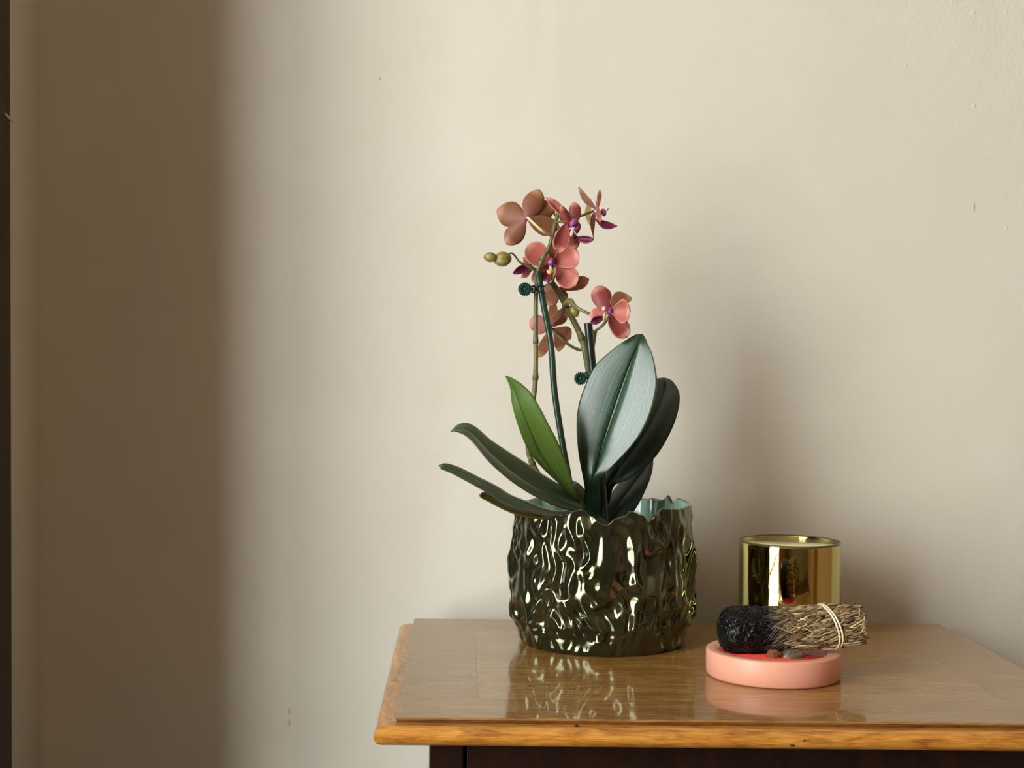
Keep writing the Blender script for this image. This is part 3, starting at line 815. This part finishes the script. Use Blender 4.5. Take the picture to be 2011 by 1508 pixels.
# 4b: the blossom whose lip shows left of the stake
Y = 1.230
f4b = flower((1034, 520), Y, (4, 6), label='half hidden blossom with violet lip beside the buds')
pet(f4b, 'lip', (1046, 522), (1008, 537), 6, 9, Y - .002, Y - .006, [M_lip, M_lip], mpos=.5, cup=-.003)
pet(f4b, 'petal', (1044, 530), (1024, 545), 6, 5, Y, Y, FF, mpos=.6)
pet(f4b, 'sepal', (1040, 530), (1028, 505), 5, 5, Y + .002, Y + .004, FF, mpos=.5)
# 5: tan back behind the second spike
Y = 1.250
f5 = flower((1092, 566), Y, (5, 5), m=M_bud, label='tan backed blossom behind the second spike')
pet(f5, 'petal', (1092, 570), (1157, 548), 13, 14, Y, Y + .008, FB, mpos=.65)
pet(f5, 'petal', (1094, 566), (1074, 598), 16, 18, Y, Y + .004, FB, mpos=.6, h=.5)
pet(f5, 'sepal', (1094, 562), (1112, 592), 10, 9, Y + .001, Y + .004, FB, mpos=.6)
pet(f5, 'sepal', (1092, 566), (1066, 566), 10, 10, Y + .001, Y + .004, FB, mpos=.6)
pedicel(f5, [(1106, 590, 1.238), (1100, 580, 1.245), (1093, 568, Y)], .0012)
# 6: behind the two canes
Y = 1.248
f6 = flower((1081, 644), Y, (4, 6), label='tan backed blossom behind the two canes')
pet(f6, 'petal', (1084, 645), (1040, 632), 18, 20, Y + .002, Y + .010, FR, mpos=.6, h=.5, ruf=.1)
pet(f6, 'sepal', (1080, 638), (1119, 601), 7, 7, Y - .001, Y - .006, FB, mpos=.5, bend=-3)
pet(f6, 'petal', (1084, 642), (1087, 588), 9, 9, Y + .004, Y + .008, FB, mpos=.55)
pet(f6, 'petal', (1086, 642), (1112, 615), 10, 11, Y + .002, Y + .006, FB, mpos=.65)
pet(f6, 'sepal', (1082, 645), (1121, 664), 18, 12, Y, Y + .002, FB, mpos=.7, h=.5)
pet(f6, 'sepal', (1086, 648), (1097, 690), 17, 5, Y + .001, Y + .003, FB, mpos=.7, h=.7)
pet(f6, 'sepal', (1080, 648), (1056, 702), 13, 9, Y + .002, Y + .004, FB, mpos=.6)
pedicel(f6, [(1086, 650, Y), (1106, 668, Y - .002), (1122, 680, Y - .004), (1138, 687, Y - .004), (1148, 685, 1.243)], .0014)
# 7: right hand blossom above the big leaf
Y = 1.212
f7 = flower((1197, 611), Y - .005, (5.5, 8), label='salmon blossom above the big glossy leaf')
pet(f7, 'petal', (1192, 612), (1172, 562), 19, 20, Y, Y + .004, FR, mpos=.58, cup=.003, h=.5)
pet(f7, 'petal', (1200, 611), (1238, 611), 23, 24, Y - .004, Y - .012, FF, mpos=.62, cup=-.005, h=.6)
pet(f7, 'sepal', (1196, 606), (1241, 586), 16, 12, Y + .002, Y + .006, FB, mpos=.55, bend=-8)
pet(f7, 'sepal', (1195, 618), (1232, 662), 20, 18, Y + .001, Y + .002, FR, mpos=.6, cup=-.003, h=.55)
pet(f7, 'sepal', (1192, 616), (1158, 620), 12, 14, Y + .001, Y + .004, FF, mpos=.6)
pet(f7, 'lip', (1188, 622), (1160, 634), 7, 8, Y - .006, Y - .010, [M_lip, M_lip], mpos=.6, cup=-.003)
blob(f7, 'column_tip', P(1186, 606, Y - .010), 4 * PXM, .002, 5 * PXM, M_white, 0, 5)
blob(f7, 'callus', P(1187, 621, Y - .009), 3 * PXM, .0016, 8 * PXM, M_pety, .1, 6)
pedicel(f7, [(1166, 652, 1.255), (1176, 645, 1.238), (1186, 636, 1.222), (1195, 622, Y)], .0013)

# ---- canes and clips
sa = obj('support_cane', *tube(cr([P(1122, 992, 1.232), P(1118, 945, 1.231), P(1105, 873, 1.229), P(1089, 769, 1.226), P(1082, 679, 1.223), P(1068, 600, 1.219), P(1056, 532, 1.214)], 30), .0028, 16), M_stake)
tag(sa, 'tall dark green plastic cane propping the left flower spike', 'plant stake', 'support canes in the planter')
e = sa.modifiers.new('split', 'EDGE_SPLIT'); e.split_angle = math.radians(50)
sb = obj('support_cane', *tube(cr([P(1189, 1042, 1.247), P(1178, 900, 1.244), P(1170, 800, 1.241), P(1163, 719, 1.238), P(1155, 634, 1.234)], 30), .0036, 16), M_stake_b)
tag(sb, 'short blackish green plastic cane rising behind the big glossy leaf', 'plant stake', 'support canes in the planter')
e = sb.modifiers.new('split', 'EDGE_SPLIT'); e.split_angle = math.radians(50)
def clip(c, Y, rpx, ring_c, ring_Y, ring_r, label):
    p = P(*c, Y); R_ = rpx * Y / F_PX
    root = tag(empty('orchid_clip', p), label, 'plant clip', 'clips on the flower spikes')
    v = []; f = []; T = 18; n = 2 * T
    for yo in (-.0015, .0015):
        for k in range(n):
            r = R_ * (1 if k % 2 else .80); a = 2 * math.pi * k / n
            v.append(p + Vector((r * math.cos(a), yo, r * math.sin(a))))
    f = [tuple(range(n)), tuple(reversed(range(n, 2 * n)))] + [(k, n + k, n + (k + 1) % n, (k + 1) % n) for k in range(n)]
    o = obj('grip_disc', v, f, M_clip, root, smooth=False)
    q = MB()
    for k in range(T):
        a = 2 * math.pi * k / T
        d = Vector((math.cos(a), 0, math.sin(a))); s0 = p + d * R_ * .35 + Vector((0, -.0017, 0)); s1 = p + d * R_ * .82 + Vector((0, -.0017, 0))
        q.add(tube([s0, s1], .00042, 6))
    q.build('ribs', M_clip, root, smooth=True)
    bl = blob(root, 'pivot', p + Vector((0, -.0018, 0)), R_ * .2, .0009, R_ * .2, M_clip, 0, 1)
    rc = P(*ring_c, ring_Y)
    for dz in (-.0026, .0026):
        pts = [rc + Vector((ring_r[0] * math.cos(a), ring_r[1] * math.sin(a), dz)) for a in [2 * math.pi * k / 24 for k in range(25)]]
        obj('clamp_ring', *tube(pts, .0008, 8), M_clip, root)
    obj('neck', *tube([p + Vector((R_ * .7, 0, 0)), rc + Vector((-ring_r[0], 0, 0))], .0018, 8), M_clip, root)
    return root
clip((1031, 568), 1.211, 14.5, (1057, 568), 1.219, (.0055, .0062), 'toothed green clip holding the tall cane to the left spike')
clip((1140, 743), 1.232, 14, (1161, 738), 1.241, (.0060, .0085), 'toothed green clip on the short cane by the big leaf')

# ================================================================== gold candle jar
JY = 1.292; jc = P(1551, 1062, JY); JR = 99 * JY / F_PX; JZ = jc.z
prof_j = [(JR * .90, ZT), (JR * .975, ZT + .0015), (JR, ZT + .006), (JR * .998, ZT + .03), (JR, JZ - .006), (JR * .9985, JZ - .003), (JR * .992, JZ - .0012), (JR * .978, JZ - .0002), (JR * .955, JZ), (JR * .943, JZ - .0010), (JR * .938, JZ - .003), (JR * .935, JZ - .03), (JR * .92, ZT + .012), (JR * .85, ZT + .007), (.001, ZT + .007)]
pj = [Vector((r, 0, z)) for r, z in prof_j]
fine_p = []
for i in range(len(pj) - 1):
    for k in range(4): fine_p.append(tuple(pj[i].lerp(pj[i+1], k / 4))[::2])
fine_p.append((prof_j[-1][0], prof_j[-1][1]))
random.seed(2)
jar = obj('candle_jar', *lathe(fine_p, jc.x, JY, 128, lambda th, z: .004 * noise.noise(Vector((math.cos(th) * 1.4, math.sin(th) * 1.4, z * 30)))), M_gold)
jar.modifiers.new('sub', 'SUBSURF').render_levels = 1
jin = obj('inner_coating', *lathe([(JR * .942, JZ - .0012), (JR * .936, JZ - .003), (JR * .932, JZ - .03), (JR * .917, ZT + .0125), (JR * .84, ZT + .0075), (.001, ZT + .0075)], jc.x, JY, 96), M_jar_in, jar)
lp = [Vector((jc.x + JR * .972 * math.cos(a_), JY + JR * .972 * math.sin(a_), JZ - .0004)) for a_ in [2 * math.pi * k / 96 for k in range(97)]]
obj('lip_outline', *tube(lp, .0011, 10), plain('painted_lip_outline', lin(84, 78, 48), .08), jar)  # added dark ring, paints the line the clear glass rim refracts
tag(jar, 'pale gold mirrored glass jar standing behind the herb bundle', 'jar')

# ================================================================== dish
DY = 1.122; dc = PT(1518, 1318, ZT); DX = P(1518, 1300, DY).x
DR = 130 * DY / F_PX; DH = .0205
prof_d = [(DR - .003, ZT), (DR - .0012, ZT + .0004), (DR - .0002, ZT + .0020), (DR, ZT + DH * .5), (DR, ZT + DH - .0013), (DR - .0004, ZT + DH - .0004), (DR - .0013, ZT + DH), (DR - .0080, ZT + DH), (DR - .0105, ZT + DH - .0010)]
dish = obj('incense_dish', *lathe(prof_d + [(DR - .0118, ZT + .006), (.001, ZT + .005)], DX, DY, 128), M_dish)
s_ = dish.modifiers.new('split', 'EDGE_SPLIT'); s_.split_angle = math.radians(60)
tag(dish, 'round salmon pink ceramic dish with thick low wall', 'dish')
di = obj('inner_glaze', *lathe([(DR - .0108, ZT + DH - .0012), (DR - .0116, ZT + .0085), (DR - .0130, ZT + .0070), (DR - .016, ZT + .0064), (.001, ZT + .0062)], DX, DY, 96), M_dish_in, dish)
di['label'] = 'coral red inside of the dish, deepened with painted shade'
# stones
def stone(c, rx, ry, rz, m, label, seed):
    bm = bmesh.new(); bmesh.ops.create_icosphere(bm, subdivisions=2, radius=1)
    v = []
    for q in bm.verts:
        d = q.co.copy()
        for k in range(9):     # facet by planes
            nrm = noise.random_unit_vector() if False else Vector((math.sin(seed + k * 2.1), math.cos(seed * 1.3 + k * 1.7), math.sin(k * 3.3 + seed * .7))).normalized()
            e_ = d.dot(nrm)
            if e_ > .72: d -= nrm * (e_ - .72)
        d *= 1 + .12 * noise.noise(q.co * 2.3 + Vector((seed, 1, 2)))
        v.append(Vector(c) + Vector((d.x * rx, d.y * ry, d.z * rz)))
    f = [tuple(x.index for x in q.verts) for q in bm.faces]; bm.free()
    zmin = min(p.z for p in v); v = [p + Vector((0, 0, ZT + .0063 - zmin)) for p in v]
    return tag(obj('rough_stone', v, f, m, smooth=False), label, 'stone', 'rough stones in the dish')
M_stone, nt, b = mat('smoky_stone')
nt.links.new(ramp(nt, noise_tex(nt, 140, 4, .6), [(.35, lin(44, 36, 32)), (.55, lin(110, 96, 80)), (.75, lin(186, 172, 150))]), b.inputs['Base Color'])
b.inputs['Roughness'].default_value = .25
M_stone2, nt, b = mat('amber_brown_stone')
nt.links.new(ramp(nt, noise_tex(nt, 120, 4, .6), [(.35, lin(66, 40, 22)), (.7, lin(140, 92, 54))]), b.inputs['Base Color'])
b.inputs['Roughness'].default_value = .25
stone(P(1553, 1288, 1.098), .0122, .0080, .0112, M_stone, 'smoky grey rough stone lying in the pink dish', 1.0)
stone(P(1520, 1290, 1.097), .0080, .006, .0108, M_stone2, 'amber brown rough stone in the pink dish beside the grey one', 4.2)

# ================================================================== herb bundle
A = P(1408, 1241, 1.120); B = P(1697, 1226, 1.108)
ax = (B - A); BL = ax.length; ax.normalize()
e1 = ax.cross(Vector((0, 0, 1))).normalized(); e2 = e1.cross(ax).normalized()
def Rb(u):      # bundle radius along its length
    K = [(0, .0186), (.14, .0194), (.24, .0190), (.34, .0172), (.42, .0162), (.6, .0164), (.78, .0160), (.9, .0150), (1, .0140)]
    for (a, ra), (b_, rb) in zip(K, K[1:]):
        if u <= b_: return ra + (rb - ra) * max(0, (u - a)) / (b_ - a)
    return K[-1][1]
def bp(u, th, r): return A + ax * (u * BL) + (e1 * math.cos(th) + e2 * math.sin(th)) * r
root = tag(empty('herb_bundle', A + ax * BL * .5 - Vector((0, 0, .0165))), 'dried herb smudge bundle with burnt black tip resting across the pink dish', 'herb bundle')
# burnt end
cv = []; cf = []; NU, NT = 90, 110
for i in range(NU + 1):
    u = -.0 + .44 * i / NU
    cap = math.sqrt(max(0, 1 - (1 - min(1, u / .125)) ** 2.3)) if u < .125 else 1
    for k in range(NT):
        th = 2 * math.pi * k / NT
        q = bp(u, th, Rb(u) * cap)
        n_ = noise.noise(q * 420) * .0007 + noise.noise(q * 900) * .0006 + noise.noise(q * 160) * .0010
        cv.append(bp(u, th, max(.0002, (Rb(u) * cap * (.97 if u < .33 else .97 - .25 * (u - .33) / .11) + n_ * (1 if cap > .3 else .4)))))
for i in range(NU):
    for k in range(NT):
        k2 = (k + 1) % NT
        cf.append((i*NT+k, (i+1)*NT+k, (i+1)*NT+k2, i*NT+k2))
cf.append(tuple(range(NT))); cf.append(tuple(reversed(range(NU*NT, NU*NT+NT))))
M_char, nt, b = mat('charred_black')
b.inputs['Base Color'].default_value = (.004, .004, .004, 1); b.inputs['Roughness'].default_value = .17; b.inputs['Specular IOR Level'].default_value = .3
bump(nt, b, noise_tex(nt, 600, 2, .5), .7, .0010)
ch = obj('burnt_tip', cv, cf, M_char, root); ch['label'] = 'charred black glistening end'
# charred needle stubs
random.seed(21)
cb = MB()
for k in range(2200):
    u = random.uniform(.005, .36); th = random.uniform(0, 6.283)
    cap = math.sqrt(max(0, 1 - (1 - min(1, u / .125)) ** 2.3)) if u < .125 else 1
    r = Rb(u) * cap + .0001
    p0 = bp(u, th, r); d = Vector((random.uniform(-1, 1), random.uniform(-1, 1), random.uniform(-1, 1))).normalized()
    L = random.uniform(.0003, .0008)
    cb.add(tube([p0 - d * L, p0, p0 + d * L], [.0002, random.uniform(.0003, .0006), .0002], 5))
tag(cb.build('charred_crumbs', M_char, root, smooth=True), kind='stuff')
# core and twigs
core = [bp(u, 0, 0) for u in [.36 + .58 * i / 20 for i in range(21)]]
M_core = plain('dark_twig_core', lin(46, 34, 22), .9)
obj('twig_core', *tube(core, [Rb(.36 + .61 * i / 20) * .90 for i in range(21)], 40), M_core, root)
M_twig, nt, b = mat('dry_grey_green_twigs')
gi = nd(nt, 'ShaderNodeNewGeometry')
colr = ramp(nt, gi.outputs['Random Per Island'], [(0, lin(64, 48, 30)), (.4, lin(116, 94, 60)), (.75, lin(158, 134, 90)), (1, lin(206, 184, 138))])
tc = nt.nodes.new('ShaderNodeTexCoord'); sx = nt.nodes.new('ShaderNodeSeparateXYZ'); nt.links.new(tc.outputs['Object'], sx.inputs[0])
M_twig_mr = nd(nt, 'ShaderNodeMapRange')
nt.links.new(sx.outputs[0], M_twig_mr.inputs[0])
mixc = nd(nt, 'ShaderNodeMix', data_type='RGBA'); mixc.inputs[6].default_value = (.008, .007, .006, 1)
nt.links.new(M_twig_mr.outputs[0], mixc.inputs[0]); nt.links.new(colr, mixc.inputs[7]); nt.links.new(mixc.outputs[2], b.inputs['Base Color'])
b.inputs['Roughness'].default_value = .7
tw = MB()
for k in range(1900):
    u = random.uniform(.30, .98); th = random.uniform(0, 6.283)
    L = random.uniform(.007, .021); ulim = random.uniform(.965, 1.0)
    sl = random.gauss(.24, .26) * (1 if random.random() < .86 else -1)      # slant round the bundle
    if random.random() < .06: sl *= 2.5
    lay = random.uniform(.90, 1.03); lift = random.uniform(-.0004, .0012)
    if random.random() < .05: lift += .0015
    pts = []
    for q in range(4):
        s = q / 3
        uu = u + L * math.cos(min(1.4, abs(sl))) * s / BL
        tt = th + math.copysign(math.sin(min(1.4, abs(sl))), sl) * L * s / .0165 + .04 * random.uniform(-1, 1)
        pts.append(bp(min(uu, ulim), tt, Rb(min(uu, 1)) * lay + lift * (s if u > .5 else 1 - s) + .0002 * random.uniform(-1, 1)))
    r = random.uniform(.00036, .00082)
    tw.add(tube(pts, [r * .8, r, r, r * .5], 5))
for k in range(70):      # cut stalk ends
    th = random.uniform(0, 6.283); rr = Rb(.95) * math.sqrt(random.random()) * .97
    u1 = random.uniform(.955, 1.0) + (.022 if random.random() < .1 else 0)
    tw.add(tube([bp(.90, th, rr), bp(.95, th + .05, rr), bp(u1, th + random.uniform(-.1, .1), rr)], random.uniform(.0006, .0011), 6))
two = tag(tw.build('twigs', M_twig, root, smooth=True), kind='stuff')
x_of = lambda u: (A + ax * (u * BL)).x - WPOS[two.name].x
M_twig_mr.inputs[1].default_value = x_of(.32); M_twig_mr.inputs[2].default_value = x_of(.52)
# string
M_string = plain('cream_string', lin(226, 218, 188), .8)
def loop(u0, lean_, ph):
    pts = []
    for k in range(41):
        a = 2 * math.pi * k / 40
        uu = u0 + .058 * math.cos(a) + lean_ * math.sin(a)
        pts.append(bp(uu, a, Rb(uu) + .0012 + .0003 * math.sin(3 * a + ph)))
    return obj('string', *tube(pts, .00075, 8), M_string, root)
loop(.745, -.0325, 0); loop(.766, -.034, 1.5)
kp = bp(.80, 0, 0); 
kb = P(1633, 1268, 1.106)
kb = Vector((kb.x, kb.y, max(kb.z, ZT + DH + .0012)))
blob(root, 'knot', kb, .0014, .0014, .0012, M_string, 0, 2)
obj('string_end', *tube(cr([kb, kb + Vector((-.003, -.002, -.0004)), kb + Vector((-.006, -.003, -.0004))], 8), .0005, 8), M_string, root)
